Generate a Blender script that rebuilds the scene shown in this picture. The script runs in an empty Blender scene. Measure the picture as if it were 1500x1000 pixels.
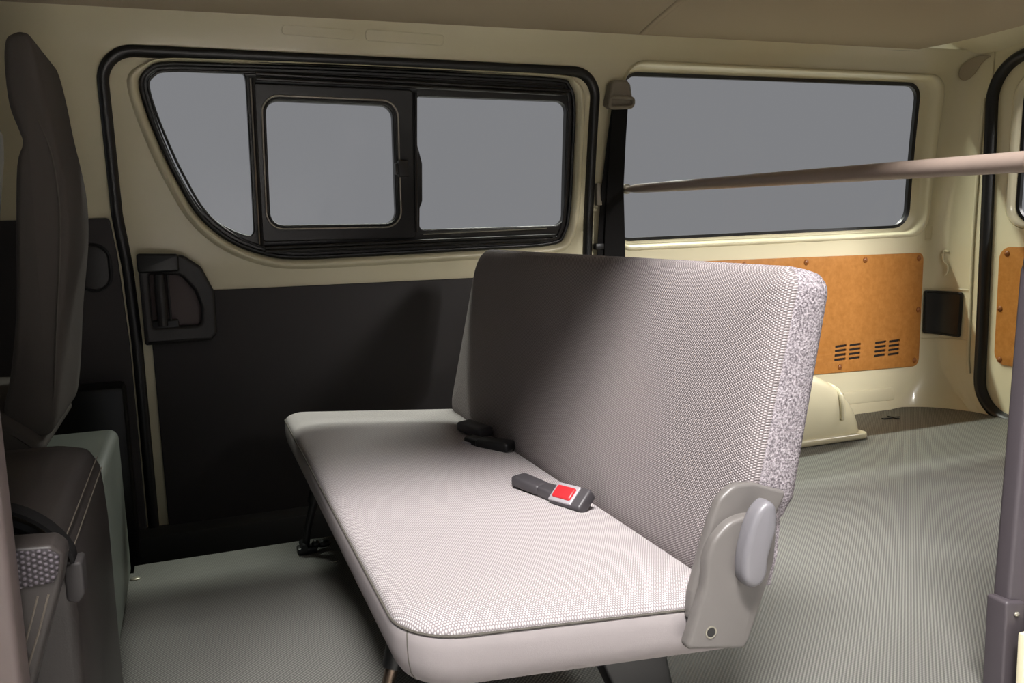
import bpy, bmesh, math, random
from mathutils import Vector, Matrix
random.seed(7)
SC = bpy.context.scene
COL = SC.collection
PI = math.pi

# ------------------------------------------------------------------ materials
def lin(r, g, b):
    def f(v):
        v /= 255.0
        return v/12.92 if v <= .04045 else ((v+.055)/1.055)**2.4
    return (f(r), f(g), f(b), 1.0)

def mat(name, rgb, rough=.5, metal=0.0, spec=.5, bump=None, coat=0.0, noise=None):
    """bump=(scale,strength,distance); noise=(scale,rgb2,lo,hi) colour variation"""
    m = bpy.data.materials.new(name); m.use_nodes = True
    nt = m.node_tree; b = nt.nodes['Principled BSDF']
    b.inputs['Base Color'].default_value = lin(*rgb)
    b.inputs['Roughness'].default_value = rough
    b.inputs['Metallic'].default_value = metal
    b.inputs['Specular IOR Level'].default_value = spec
    b.inputs['Coat Weight'].default_value = coat
    b.inputs['Coat Roughness'].default_value = .08
    tc = nt.nodes.new('ShaderNodeTexCoord')
    if bump:
        n = nt.nodes.new('ShaderNodeTexNoise'); n.inputs['Scale'].default_value = bump[0]
        n.inputs['Detail'].default_value = 3
        nt.links.new(tc.outputs['Object'], n.inputs['Vector'])
        bp = nt.nodes.new('ShaderNodeBump'); bp.inputs['Strength'].default_value = bump[1]
        bp.inputs['Distance'].default_value = bump[2]
        nt.links.new(n.outputs['Fac'], bp.inputs['Height']); nt.links.new(bp.outputs['Normal'], b.inputs['Normal'])
    if noise:
        n = nt.nodes.new('ShaderNodeTexNoise'); n.inputs['Scale'].default_value = noise[0]
        n.inputs['Detail'].default_value = 4
        nt.links.new(tc.outputs['Object'], n.inputs['Vector'])
        r = nt.nodes.new('ShaderNodeValToRGB')
        r.color_ramp.elements[0].position = noise[2]; r.color_ramp.elements[0].color = lin(*rgb)
        r.color_ramp.elements[1].position = noise[3]; r.color_ramp.elements[1].color = lin(*noise[1])
        nt.links.new(n.outputs['Fac'], r.inputs['Fac']); nt.links.new(r.outputs['Color'], b.inputs['Base Color'])
    return m

def lattice(name, hi, lo, pitch, dirs, uv=True, rough=.85, dist=.0012, strength=.8, lo_pos=.12, hi_pos=.55, spec=.2):
    """woven / knurled surface: sum of cosines along `dirs` (angles, degrees) of the given pitch"""
    m = bpy.data.materials.new(name); m.use_nodes = True
    nt = m.node_tree; b = nt.nodes['Principled BSDF']; L = nt.links.new
    b.inputs['Roughness'].default_value = rough; b.inputs['Specular IOR Level'].default_value = spec
    if uv:
        src = nt.nodes.new('ShaderNodeUVMap'); src.uv_map = 'UVMap'; out = src.outputs['UV']
    else:
        src = nt.nodes.new('ShaderNodeTexCoord'); out = src.outputs['Object']
    acc = None
    for a in dirs:
        a, pt = a if isinstance(a, tuple) else (a, pitch)
        k = 2*PI/pt
        d = nt.nodes.new('ShaderNodeVectorMath'); d.operation = 'DOT_PRODUCT'
        d.inputs[1].default_value = (k*math.cos(math.radians(a)), k*math.sin(math.radians(a)), 0)
        L(out, d.inputs[0])
        c = nt.nodes.new('ShaderNodeMath'); c.operation = 'COSINE'; L(d.outputs['Value'], c.inputs[0])
        if acc is None: acc = c.outputs[0]
        else:
            s = nt.nodes.new('ShaderNodeMath'); s.operation = 'ADD'; L(acc, s.inputs[0]); L(c.outputs[0], s.inputs[1]); acc = s.outputs[0]
    n = len(dirs)
    mr = nt.nodes.new('ShaderNodeMapRange'); mr.inputs['From Min'].default_value = -n*.5; mr.inputs['From Max'].default_value = n
    L(acc, mr.inputs['Value'])
    r = nt.nodes.new('ShaderNodeValToRGB')
    r.color_ramp.elements[0].position = lo_pos; r.color_ramp.elements[0].color = lin(*lo)
    r.color_ramp.elements[1].position = hi_pos; r.color_ramp.elements[1].color = lin(*hi)
    L(mr.outputs[0], r.inputs['Fac']); L(r.outputs['Color'], b.inputs['Base Color'])
    bp = nt.nodes.new('ShaderNodeBump'); bp.inputs['Strength'].default_value = strength; bp.inputs['Distance'].default_value = dist
    L(mr.outputs[0], bp.inputs['Height']); L(bp.outputs['Normal'], b.inputs['Normal'])
    return m

M = {}
M['paint'] = mat('cream_paint', (224, 216, 184), .28, coat=.5, spec=.4)
M['liner'] = mat('headliner_cloth', (172, 160, 138), .95, spec=.1, bump=(300, .25, .002))
M['black_trim'] = mat('black_trim_board', (58, 55, 55), .62, spec=.35, bump=(900, .2, .0006))
M['rubber'] = mat('black_rubber', (20, 20, 20), .38, spec=.5)
M['frame'] = mat('black_window_frame', (27, 25, 24), .32, spec=.5)
M['edge_metal'] = mat('bright_frame_edge', (165, 160, 148), .3, metal=.8)
M['handle'] = mat('black_handle_plastic', (42, 40, 40), .45, bump=(700, .15, .0004))
M['handle_recess'] = mat('brown_recess_plastic', (76, 62, 60), .5)
M['board'] = mat('hardboard', (190, 130, 66), .42, spec=.35, noise=(60, (172, 114, 52), .3, .75), bump=(500, .1, .0004))
M['screw'] = mat('brown_clip', (150, 92, 42), .35)
M['slot'] = mat('dark_slot', (30, 20, 14), .8)
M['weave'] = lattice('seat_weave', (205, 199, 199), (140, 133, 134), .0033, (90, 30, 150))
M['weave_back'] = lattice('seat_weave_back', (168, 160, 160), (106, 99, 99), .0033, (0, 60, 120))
M['band'] = mat('seat_band_cloth', (158, 151, 151), .85, spec=.15, bump=(900, .2, .0006))
M['carpet'] = mat('speckled_carpet', (98, 92, 96), 1.0, spec=.05, noise=(330, (172, 165, 169), .36, .64), bump=(420, .7, .003))
M['silver'] = mat('silver_grey_plastic', (104, 100, 97), .42, spec=.5)
M['lever'] = mat('grey_lever_plastic', (116, 114, 118), .40, spec=.5)
M['black'] = mat('black_metal', (22, 22, 23), .4, spec=.5)
M['steel'] = mat('brown_steel_tube', (120, 105, 92), .25, metal=.9)
M['floor'] = lattice('ribbed_floor_mat', (140, 140, 134), (80, 80, 77), .0054, (-45, (45, .0034)), uv=False, rough=.5, dist=.0012, strength=.6, lo_pos=.15, hi_pos=.75, spec=.4)
M['well'] = mat('step_well_mat', (48, 48, 46), .7, bump=(400, .3, .001))
M['vinyl'] = mat('charcoal_vinyl', (58, 53, 51), .48, spec=.4, bump=(450, .25, .0008))
M['vinyl_grey'] = mat('grey_green_vinyl', (110, 116, 108), .5, bump=(450, .25, .0008))
M['stitch'] = mat('stitch_thread', (104, 96, 86), .7)
M['mesh'] = lattice('dotted_mesh_fabric', (112, 106, 112), (62, 58, 60), .0052, (0, 60, 120), rough=.7, dist=.002, lo_pos=.2, hi_pos=.65)
M['seatcloth'] = mat('dark_seat_cloth', (84, 79, 75), .85, spec=.2, bump=(700, .3, .001))
M['seatback'] = mat('grey_seat_side', (92, 88, 82), .8, spec=.2, bump=(700, .3, .001))
M['panel_grey'] = mat('grey_seat_back_panel', (96, 94, 82), .45)
M['chrome'] = mat('bright_piping', (170, 165, 150), .3, metal=.6)
M['bar'] = mat('painted_bar', (150, 134, 124), .38, spec=.5)
M['belt'] = mat('black_webbing', (26, 25, 25), .85, spec=.15, bump=(900, .4, .0008))
M['beltcover'] = mat('taupe_plastic', (128, 120, 106), .45)
M['red'] = mat('red_button', (196, 40, 46), .35)
M['buckle'] = mat('dark_buckle_plastic', (62, 59, 62), .45)
M['buckle_grey'] = mat('silver_buckle_plate', (170, 165, 170), .35, metal=.3)
M['door_edge'] = mat('charcoal_door_edge', (72, 66, 70), .5)
M['post'] = mat('mauve_door_post', (104, 92, 89), .5)
M['ground'] = mat('showroom_concrete', (168, 165, 160), .6, bump=(40, .2, .002))
M['ext'] = mat('body_shell', (214, 205, 172), .5)

def glass_mat():
    m = bpy.data.materials.new('clear_window_glass'); m.use_nodes = True
    nt = m.node_tree; nt.nodes.clear()
    o = nt.nodes.new('ShaderNodeOutputMaterial'); t = nt.nodes.new('ShaderNodeBsdfTransparent')
    g = nt.nodes.new('ShaderNodeBsdfGlossy'); g.inputs['Roughness'].default_value = .1
    mx = nt.nodes.new('ShaderNodeMixShader'); mx.inputs[0].default_value = .008
    t.inputs['Color'].default_value = (.99, .99, .99, 1)
    nt.links.new(t.outputs[0], mx.inputs[1]); nt.links.new(g.outputs[0], mx.inputs[2]); nt.links.new(mx.outputs[0], o.inputs['Surface'])
    return m
M['glass'] = glass_mat()

# ------------------------------------------------------------------ object helpers
def thing(name, label, cat, loc=(0, 0, 0), group=None):
    o = bpy.data.objects.new(name, None); COL.objects.link(o); o.location = loc
    o.empty_display_size = .05
    o['label'] = label; o['category'] = cat
    if group: o['group'] = group
    return o
def tag(o, label, cat, group=None):
    o['label'] = label; o['category'] = cat
    if group: o['group'] = group
    return o
def struct(o, label, cat):
    o['kind'] = 'structure'; o['label'] = label; o['category'] = cat
    return o

def adopt(o, parent):
    if parent is None: return o
    o.parent = parent
    if parent.type == 'EMPTY': o.matrix_parent_inverse = Matrix.Translation(-Vector(parent.location))
    elif any(abs(c) > 1e-9 for c in parent.location): o.matrix_parent_inverse = Matrix.Translation(-Vector(parent.location))
    return o

def obj(name, bm, material, parent=None, smooth=True, ang=35, wn=False, loc=None):
    bmesh.ops.recalc_face_normals(bm, faces=bm.faces)
    for f in bm.faces: f.smooth = smooth
    lim = math.radians(ang)
    for e in bm.edges:
        if len(e.link_faces) == 2: e.smooth = e.calc_face_angle(0) < lim
    me = bpy.data.meshes.new(name); bm.to_mesh(me); bm.free()
    me.materials.append(M[material] if isinstance(material, str) else material)
    o = bpy.data.objects.new(name, me); COL.objects.link(o)
    if wn:
        w = o.modifiers.new('wn', 'WEIGHTED_NORMAL'); w.keep_sharp = True
    if loc: o.location = loc
    return adopt(o, parent)

# ------------------------------------------------------------------ 2D helpers
def area(p): return .5*sum(p[i][0]*p[(i+1) % len(p)][1]-p[(i+1) % len(p)][0]*p[i][1] for i in range(len(p)))
def ccw(p): return list(p) if area(p) > 0 else list(reversed(p))
def rpoly(pts, r, n=7):
    """polygon with filleted corners; r: number or list"""
    out = []; N = len(pts)
    if not isinstance(r, (list, tuple)): r = [r]*N
    for i in range(N):
        p = Vector(pts[i]); a = Vector(pts[i-1])-p; b = Vector(pts[(i+1) % N])-p
        la, lb = a.length, b.length; a.normalize(); b.normalize()
        ang = a.angle(b)
        if r[i] < 1e-6 or ang > PI-.02: out.append(tuple(p)); continue
        t = min(r[i]/math.tan(ang/2), la*.49, lb*.49); rr = t*math.tan(ang/2)
        c = p+(a+b).normalized()*(rr/math.sin(ang/2))
        s = p+a*t-c; e = p+b*t-c; tot = s.angle(e); sgn = 1 if s.x*e.y-s.y*e.x > 0 else -1
        for k in range(n+1):
            th = sgn*tot*k/n
            out.append((c.x+s.x*math.cos(th)-s.y*math.sin(th), c.y+s.x*math.sin(th)+s.y*math.cos(th)))
    return out
def cat(pts, n=6, closed=True):
    """Catmull-Rom through points"""
    P = [Vector(p) for p in pts]; N = len(P); out = []
    rng = N if closed else N-1
    for i in range(rng):
        if closed: p0, p1, p2, p3 = P[i-1], P[i], P[(i+1) % N], P[(i+2) % N]
        else: p0, p1, p2, p3 = P[max(i-1, 0)], P[i], P[i+1], P[min(i+2, N-1)]
        for k in range(n):
            t = k/n
            out.append(tuple(.5*((2*p1)+(p2-p0)*t+(2*p0-5*p1+4*p2-p3)*t*t+(3*p1-p0-3*p2+p3)*t**3)))
    if not closed: out.append(tuple(P[-1]))
    return out
def offset_path(p, d):
    """push a CCW closed path outward by d"""
    p = ccw(p); N = len(p); out = []
    for i in range(N):
        a = Vector(p[i-1]); b = Vector(p[i]); c = Vector(p[(i+1) % N])
        t1 = (b-a); t2 = (c-b)
        if t1.length < 1e-9: t1 = t2
        if t2.length < 1e-9: t2 = t1
        n1 = Vector((t1.y, -t1.x)).normalized(); n2 = Vector((t2.y, -t2.x)).normalized()
        n = (n1+n2); n = n.normalized() if n.length > 1e-6 else n1
        k = 1/max(.5, n.dot(n1))
        out.append((b.x+n.x*d*k, b.y+n.y*d*k))
    return out

# ------------------------------------------------------------------ the far wall's surface: u along the van, z up, off toward the cabin
def yw(z):
    y = 2.555 if z < .62 else 2.555-.11*((z-.62)/.68)**1.3
    if z > 1.22: y -= 3.2*(z-1.22)**2
    return y
def corner(z):
    k = max(0.0, 1-z/.2)**2
    return 2.60-.15*k, 2.715-.005*k, 2.352-.095*k        # start x, end x, end y
CL = .30
def far(u, z, off=0.0):
    xs, xe, ye = corner(z); ys = yw(z)
    if u <= xs: return Vector((u, ys-off, z))
    t = min(1.25, (u-xs)/(2.60+CL-xs)); th = min(t, 1.0)*PI/2
    c, s = math.cos(th)**.8 if th < PI/2-1e-6 else 0.0, math.sin(th)**.8
    p = Vector((xs+(xe-xs)*s, ye+(ys-ye)*c, z))
    n = Vector((-math.sin(th)*(ys-ye), -math.cos(th)*(xe-xs), 0)).normalized()
    return p+n*off
def near_w(u, z, off=0.0):                                # mirrored near side wall
    p = far(u, z, off); return Vector((p.x, 3.50-p.y, p.z))
def rear(y, z, off=0.0): return Vector((2.735-off, y, z))

def dens(a, b=None, m=.05):
    oa, ob = [], []
    for i in range(len(a)):
        p, q = a[i], a[(i+1) % len(a)]; n = max(1, int(math.ceil(math.hypot(q[0]-p[0], q[1]-p[1])/m)))
        for k in range(n):
            oa.append((p[0]+(q[0]-p[0])*k/n, p[1]+(q[1]-p[1])*k/n))
            if b: r, t = b[i], b[(i+1) % len(b)]; ob.append((r[0]+(t[0]-r[0])*k/n, r[1]+(t[1]-r[1])*k/n))
    return (oa, ob) if b else oa

def sheet_bm(outer, holes, depth, bevel=0.0, off=0.0, fn=far, cuts_u=(), cuts_z=(), res=2):
    cu = bpy.data.curves.new('tmp', 'CURVE'); cu.dimensions = '2D'; cu.fill_mode = 'BOTH'
    cu.extrude = max(0.0, depth/2-bevel); cu.bevel_depth = bevel; cu.bevel_resolution = res; cu.offset = -bevel
    for lp in [outer]+list(holes):
        sp = cu.splines.new('POLY'); sp.points.add(len(lp)-1); sp.use_cyclic_u = True
        for i, p in enumerate(lp): sp.points[i].co = (p[0], p[1], 0, 1)
    t = bpy.data.objects.new('tmp', cu); COL.objects.link(t)
    bpy.context.view_layer.update()
    me = bpy.data.meshes.new_from_object(t.evaluated_get(bpy.context.evaluated_depsgraph_get()))
    bm = bmesh.new(); bm.from_mesh(me)
    bpy.data.objects.remove(t); bpy.data.curves.remove(cu); bpy.data.meshes.remove(me)
    bmesh.ops.remove_doubles(bm, verts=bm.verts, dist=1e-5)
    for u in cuts_u:
        bmesh.ops.bisect_plane(bm, geom=bm.verts[:]+bm.edges[:]+bm.faces[:], plane_co=(u, 0, 0), plane_no=(1, 0, 0), dist=1e-6)
    for z in cuts_z:
        bmesh.ops.bisect_plane(bm, geom=bm.verts[:]+bm.edges[:]+bm.faces[:], plane_co=(0, z, 0), plane_no=(0, 1, 0), dist=1e-6)
    for v in bm.verts: v.co = fn(v.co.x, v.co.y, v.co.z-depth/2+off)
    return bm
ZC = [.05, .1, .15, .2]+[.62+.05*i for i in range(14)]
UC = [2.46+.02*i for i in range(23)]

def sweep_bm(path, section, fn=far, closed=True, close_section=True):
    """path: closed CCW (u,z) loop; section: list of (outward, off)"""
    path = dens(ccw(path)); bm = bmesh.new(); rows = []
    offs = [offset_path(path, s[0]) for s in section]
    for i in range(len(path)):
        rows.append([bm.verts.new(fn(offs[k][i][0], offs[k][i][1], section[k][1])) for k in range(len(section))])
    N = len(rows); K = len(section)
    for i in range(N):
        for k in range(K if close_section else K-1):
            a, b = rows[i], rows[(i+1) % N]
            try: bm.faces.new((a[k], b[k], b[(k+1) % K], a[(k+1) % K]))
            except ValueError: pass
    return bm
def circ(r, n=10, c0=0.0, c1=0.0): return [(c0+r*math.cos(2*PI*i/n), c1+r*math.sin(2*PI*i/n)) for i in range(n)]

def tube_bm(pts, r, n=12, caps=True, bm=None, squash=None):
    bm = bm or bmesh.new(); P = [Vector(p) for p in pts]; rows = []
    up = Vector((0, 0, 1)); prev = None
    for i, p in enumerate(P):
        t = (P[min(i+1, len(P)-1)]-P[max(i-1, 0)]).normalized()
        if prev is None:
            a = t.cross(up) if abs(t.dot(up)) < .95 else t.cross(Vector((1, 0, 0)))
        else: a = prev-t*prev.dot(t)
        a.normalize(); prev = a; b = t.cross(a)
        rr = r[i] if isinstance(r, (list, tuple)) else r
        sq = squash[i] if squash else 1.0
        rows.append([bm.verts.new(p+a*rr*math.cos(2*PI*k/n)+b*rr*sq*math.sin(2*PI*k/n)) for k in range(n)])
    for i in range(len(rows)-1):
        for k in range(n): bm.faces.new((rows[i][k], rows[i][(k+1) % n], rows[i+1][(k+1) % n], rows[i+1][k]))
    if caps: bm.faces.new(rows[0]); bm.faces.new(rows[-1])
    return bm

def box_bm(x0, x1, y0, y1, z0, z1, bev=.004, seg=2, bm=None):
    b = bmesh.new(); bmesh.ops.create_cube(b, size=1)
    for v in b.verts: v.co = Vector((x0+(x1-x0)*(v.co.x+.5), y0+(y1-y0)*(v.co.y+.5), z0+(z1-z0)*(v.co.z+.5)))
    if bev > 0: bmesh.ops.bevel(b, geom=b.edges[:], offset=bev, segments=seg, affect='EDGES', profile=.5)
    return merge(bm, b)
def merge(bm, b):
    if bm is None: return b
    me = bpy.data.meshes.new('t'); b.to_mesh(me); b.free(); bm.from_mesh(me); bpy.data.meshes.remove(me); return bm
def xform(bm, m):
    bmesh.ops.transform(bm, matrix=m, verts=bm.verts[:]); return bm

def prism_bm(poly, a0, a1, axis='y', bev=.004, seg=3):
    """extruded polygon; poly in the two other axes (x,z for y; y,z for x; x,y for z)"""
    def P(p, a): return {'y': (p[0], a, p[1]), 'x': (a, p[0], p[1]), 'z': (p[0], p[1], a)}[axis]
    bm = bmesh.new()
    A = [bm.verts.new(P(p, a0)) for p in poly]; B = [bm.verts.new(P(p, a1)) for p in poly]
    fa = bm.faces.new(A); fb = bm.faces.new(B)
    for i in range(len(poly)): bm.faces.new((A[i], A[(i+1) % len(A)], B[(i+1) % len(B)], B[i]))
    bmesh.ops.recalc_face_normals(bm, faces=bm.faces)
    if bev > 0:
        es = list(fa.edges)+list(fb.edges)
        bmesh.ops.bevel(bm, geom=es, offset=bev, segments=seg, affect='EDGES', profile=.5, clamp_overlap=True)
    return bm
def rings_bm(rings, cap0=True, cap1=True, uvf=None):
    bm = bmesh.new(); R = [[bm.verts.new(p) for p in r] for r in rings]; n = len(R[0])
    for i in range(len(R)-1):
        for k in range(n):
            bm.faces.new((R[i][k], R[i][(k+1) % n], R[i+1][(k+1) % n], R[i+1][k]))
    if cap0: bm.faces.new(R[0])
    if cap1: bm.faces.new(R[-1])
    if uvf: set_uv(bm, uvf)
    return bm
def set_uv(bm, uvf):
    L = bm.loops.layers.uv.new('UVMap')
    for f in bm.faces:
        for l in f.loops: l[L].uv = uvf(l.vert.co)
def ball_bm(c, rx, ry, rz, seg=16, bm=None):
    b = bmesh.new(); bmesh.ops.create_uvsphere(b, u_segments=seg, v_segments=seg//2+2, radius=1)
    for v in b.verts: v.co = Vector((c[0]+v.co.x*rx, c[1]+v.co.y*ry, c[2]+v.co.z*rz))
    return merge(bm, b)

# ================================================================== SETTING
def loft2(a, b, secs, fn):
    """between two loops with equal point counts; secs: (t, off)"""
    bm = bmesh.new(); rows = []; a, b = dens(a, b)
    for t, off in secs:
        rows.append([bm.verts.new(fn(p[0]+(q[0]-p[0])*t, p[1]+(q[1]-p[1])*t, off)) for p, q in zip(a, b)])
    n = len(a)
    for i in range(len(rows)-1):
        for k in range(n): bm.faces.new((rows[i][k], rows[i][(k+1) % n], rows[i+1][(k+1) % n], rows[i+1][k]))
    return bm
# ---- floor: ribbed mat with the lower step well beside the far door
MAT_Y = 2.085
fl = [(-.36, .93), (1.24, .93), (1.24, .98), (2.70, .98), (2.735, 1.2)]
fl += [(2.735, 2.24)]
for i in range(9):
    u = 2.46+.44*(1-i/8)
    p = far(u, 0.0, -.012); fl.append((p.x, p.y))
fl += [(1.24, 2.567), (1.24, MAT_Y), (-.165, MAT_Y), (-.165, 2.04), (-.36, 2.04)]
struct(obj('floor', prism_bm(fl, -.03, 0, 'z', .006, 2), 'floor'), 'grey ribbed rubber floor mat of the van', 'floor')
struct(obj('trim_1', box_bm(-.62, 1.24, MAT_Y-.02, 2.58, -.20, -.17, .002), 'well'), 'dark step well floor by the far door', 'step')
struct(obj('trim_2', box_bm(-.62, 1.24, MAT_Y-.03, MAT_Y-.003, -.17, -.031, .002), 'well'), 'dark riser under the edge of the floor mat', 'step riser')

struct(obj('trim_15', box_bm(-.62, 1.235, 2.47, 2.57, -.17, -.066, .012), 'well'), 'dark sill along the foot of the far sliding door', 'sill')
# ---- far wall
door_out = rpoly([(-.172, 1.217), (1.224, 1.203), (1.222, -.16), (-.150, -.16), (-.151, .45), (-.158, .665), (-.171, .80)],
                 [.085, .085, 0, 0, .1, .2, .1], 10)
w2_out = rpoly([(1.305, 1.236), (2.612, 1.228), (2.652, .652), (1.320, .646)], [.075, .075, .085, .06], 9)
w2_in = rpoly([(1.322, 1.199), (2.520, 1.197), (2.566, .692), (1.338, .683)], [.045, .055, .06, .045], 9)
wall_outer = [(-1.25, -.2), (2.88, -.2), (2.895, 1.31), (-1.25, 1.31)]
struct(obj('wall_far', sheet_bm(wall_outer, [door_out, w2_out], .012, .003, 0, far, UC, ZC), 'paint', wn=True),
       'cream painted steel side wall of the van behind the bench', 'wall')
# pressed flange round the rear side window
win2 = struct(thing('window_2', 'wide fixed rear side window in the cream wall', 'window', tuple(far(1.95, .65))), 'wide fixed rear side window in the cream wall', 'window')
FL = [(-.05, -.002), (.02, .004), (.10, .009), (.2, .010), (.32, .006), (.42, -.004), (.50, -.018), (.60, -.024), (.92, -.027), (1.0, -.032), (1.0, -.045)]
obj('window_flange', loft2(w2_out, w2_in, FL, far), 'paint', win2, ang=60)
obj('window_seal', sweep_bm(w2_in, [(-.004, -.030), (.006, -.024), (.006, -.044), (-.004, -.044)]), 'rubber', win2, ang=50)
obj('pane', sheet_bm(offset_path(w2_in, .004), [], .004, 0, -.038, far, [], ZC), 'glass', win2)
# dark trim lining on the wall ahead of the far door, with its pillar
dk = struct(thing('trim_3', 'black trim board on the wall ahead of the far sliding door', 'trim board', tuple(far(-.3, .1))), 'black trim board on the wall ahead of the far sliding door', 'trim board')
obj('trim_board', sheet_bm(rpoly([(-.9, .793), (-.182, .793), (-.172, .70), (-.161, .45), (-.160, -.16), (-.9, -.16)], [0, .01, 0, 0, 0, 0]), [], .012, .003, .012, far, [], ZC), 'black_trim', dk)
obj('oval_grommet', sheet_bm(rpoly([(-.268, .722), (-.194, .722), (-.194, .606), (-.268, .606)], .037), [], .010, .004, .022, far), 'handle', dk)
obj('grommet_rim', sweep_bm(rpoly([(-.271, .725), (-.191, .725), (-.191, .603), (-.271, .603)], .04), circ(.004, 8, 0, .014)), 'rubber', dk)
obj('riser_cover', box_bm(-.34, -.178, 2.42, 2.535, -.165, .36, .015), 'rubber', dk)

# ---- far sliding door
door = struct(thing('door_1', 'far sliding door with cream frame and black lower trim', 'sliding door', tuple(far(.5, -.15))), 'far sliding door with cream frame and black lower trim', 'sliding door')
w1_out = cat([(-.080, 1.135), (-.055, 1.172), (-.010, 1.187), (.14, 1.189), (.439, 1.189), (.80, 1.184), (1.085, 1.178), (1.135, 1.160), (1.157, 1.10), (1.160, .95), (1.158, .80), (1.142, .710), (1.085, .674), (.80, .668), (.423, .663), (.30, .664), (.225, .674), (.140, .706), (.075, .753), (.030, .808), (-.005, .880), (-.035, .955), (-.068, 1.06)], 5)
w1_out = ccw(w1_out)
dsh = offset_path(door_out, -.019)
def flange_w(p):                       # the pressed edge is narrow along the top, broad elsewhere
    k = max(0.0, min(1.0, (1.185-p[1])/.05)); k = k*k*(3-2*k); return .008+.020*k
wide = offset_path(w1_out, 1.0)
w1_fl = [(a[0]+(b[0]-a[0])*flange_w(a), a[1]+(b[1]-a[1])*flange_w(a)) for a, b in zip(w1_out, wide)]
w1_body = offset_path(w1_fl, -.003)
obj('door_panel', sheet_bm(dsh, [w1_body], .012, .003, -.004, far, [], ZC), 'paint', door, wn=True)
obj('window_flange', loft2(w1_fl, w1_out, [(-.1, -.006), (0, -.003), (.12, .004), (.28, .0085), (.45, .010), (.62, .0075), (.8, -.002), (.92, -.010), (1.0, -.02), (1.0, -.034)], far), 'paint', door, ang=60)
obj('door_seal', sweep_bm(door_out, [(.006, -.004), (.006, .007), (.001, .012), (-.008, .0125), (-.016, .010), (-.0215, .003), (-.0225, -.012), (.004, -.012)]), 'rubber', door, ang=50)
obj('trim_board', sheet_bm(rpoly([(-.106, .589), (1.19, .582), (1.19, -.16), (-.103, -.16)], [.004, .02, 0, 0]), [], .012, .004, .008, far), 'black_trim', door)
# door handle: a D-shaped surround with a recess and an upright pull lever
hd = obj('door_handle', sheet_bm(rpoly([(-.122, .695), (-.010, .690), (.036, .655), (.066, .585), (.064, .470), (.048, .452), (-.122, .450)], [.006, .04, .03, .03, .02, .01, .006]),
        [rpoly([(-.098, .640), (-.020, .636), (.014, .592), (.027, .545), (.024, .497), (-.098, .497)], [.006, .03, .02, .02, .012, .006])], .040, .010, .040, far, res=4), 'handle', door, wn=True)
obj('recess', sheet_bm(rpoly([(-.108, .650), (-.010, .646), (.035, .590), (.035, .49), (-.108, .488)], .02), [], .006, .001, .018, far), 'handle_recess', hd)
b = tube_bm([far(-.072, z, .032) for z in (.50, .53, .57, .61, .64)], [.013, .014, .015, .014, .013], 12)
b = tube_bm([far(-.052, z, .030) for z in (.50, .64)], .0035, 8, bm=b)
obj('lever', b, 'handle', hd)
b = box_bm(-.105, -.032, yw(.51)-.036, yw(.51)-.010, .478, .515, .006)
obj('lever_base', b, 'black', hd)
b = sheet_bm(rpoly([(-.124, .698), (-.02, .693), (-.02, .645), (-.124, .645)], .008), [], .02, .006, .048, far)
obj('handle_cap', b, 'rubber', hd)

# ---- sliding side window of the far door
win = struct(thing('window_1', 'black framed sliding side window in the far door', 'window', tuple(far(.5, .66))), 'black framed sliding side window in the far door', 'window')
pane1 = cat([(-.060, 1.130), (-.052, 1.152), (-.030, 1.165), (.02, 1.167), (.10, 1.1665), (.165, 1.166), (.182, 1.158), (.184, 1.10), (.184, .95), (.183, .78), (.180, .742), (.165, .737), (.142, .745), (.100, .768), (.057, .804), (.025, .852), (-.003, .913), (-.030, .99), (-.048, 1.06)], 4)
pane2 = rpoly([(.232, 1.098), (.584, 1.090), (.592, .757), (.229, .762)], [.035, .035, .035, .035], 7)
pane3 = rpoly([(.655, 1.118), (1.128, 1.112), (1.136, .736), (.663, .737), (.664, .80), (.672, .82), (.672, .93), (.664, .96), (.658, .98)], [.012, .032, .032, .012, .0, .015, .015, .0, 0], 6)
wf = obj('window_frame', sheet_bm(offset_path(w1_out, .002), [pane1, pane2, pane3], .028, .004, -.012, far, [], ZC), 'frame', win, wn=True)
obj('frame_bead', sweep_bm(offset_path(w1_out, -.006), circ(.006, 8, 0, -.010)), 'rubber', wf, ang=60)
obj('outer_lip', sweep_bm(offset_path(w1_out, -.022), circ(.0035, 8, 0, -.010)), 'frame', wf, ang=60)
for p in (pane1, pane2, pane3):
    obj('pane', sheet_bm(offset_path(p, .004), [], .003, 0, -.030, far, [], ZC), 'glass', win)
# sliding sash round the middle pane, bright edge, latch
sash_out = rpoly([(.200, 1.140), (.640, 1.132), (.648, .712), (.204, .716)], [.012, .012, .012, .012])
sash = obj('sliding_sash', sheet_bm(sash_out, [offset_path(pane2, .004)], .014, .004, .004, far, [], ZC, res=3), 'frame', win, wn=True)
obj('bright_edge', sweep_bm(offset_path(pane2, .011), circ(.0028, 8, 0, .005)), 'edge_metal', sash, ang=80)
obj('inner_bead', sweep_bm(offset_path(pane2, .004), circ(.004, 8, 0, .002)), 'rubber', sash, ang=80)
b = box_bm(.592, .622, yw(.915)-.026, yw(.915)-.002, .890, .938, .004); b = box_bm(.584, .596, yw(.915)-.020, yw(.915)-.002, .897, .930, .003, bm=b)
obj('latch', b, 'handle', sash)
b = tube_bm([far(.2015, z, .006) for z in (1.152, 1.0, .85, .705)], .005, 8)
obj('sash_post', b, 'frame', win)
b = tube_bm([far(.195, z, .009) for z in (1.15, 1.0, .85, .71)], .0022, 6); obj('post_edge', b, 'edge_metal', win)
b = tube_bm([far(.648, z, .004) for z in (1.125, 1.0, .85, .73)], .0045, 8); obj('sash_post', b, 'frame', win)
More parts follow.
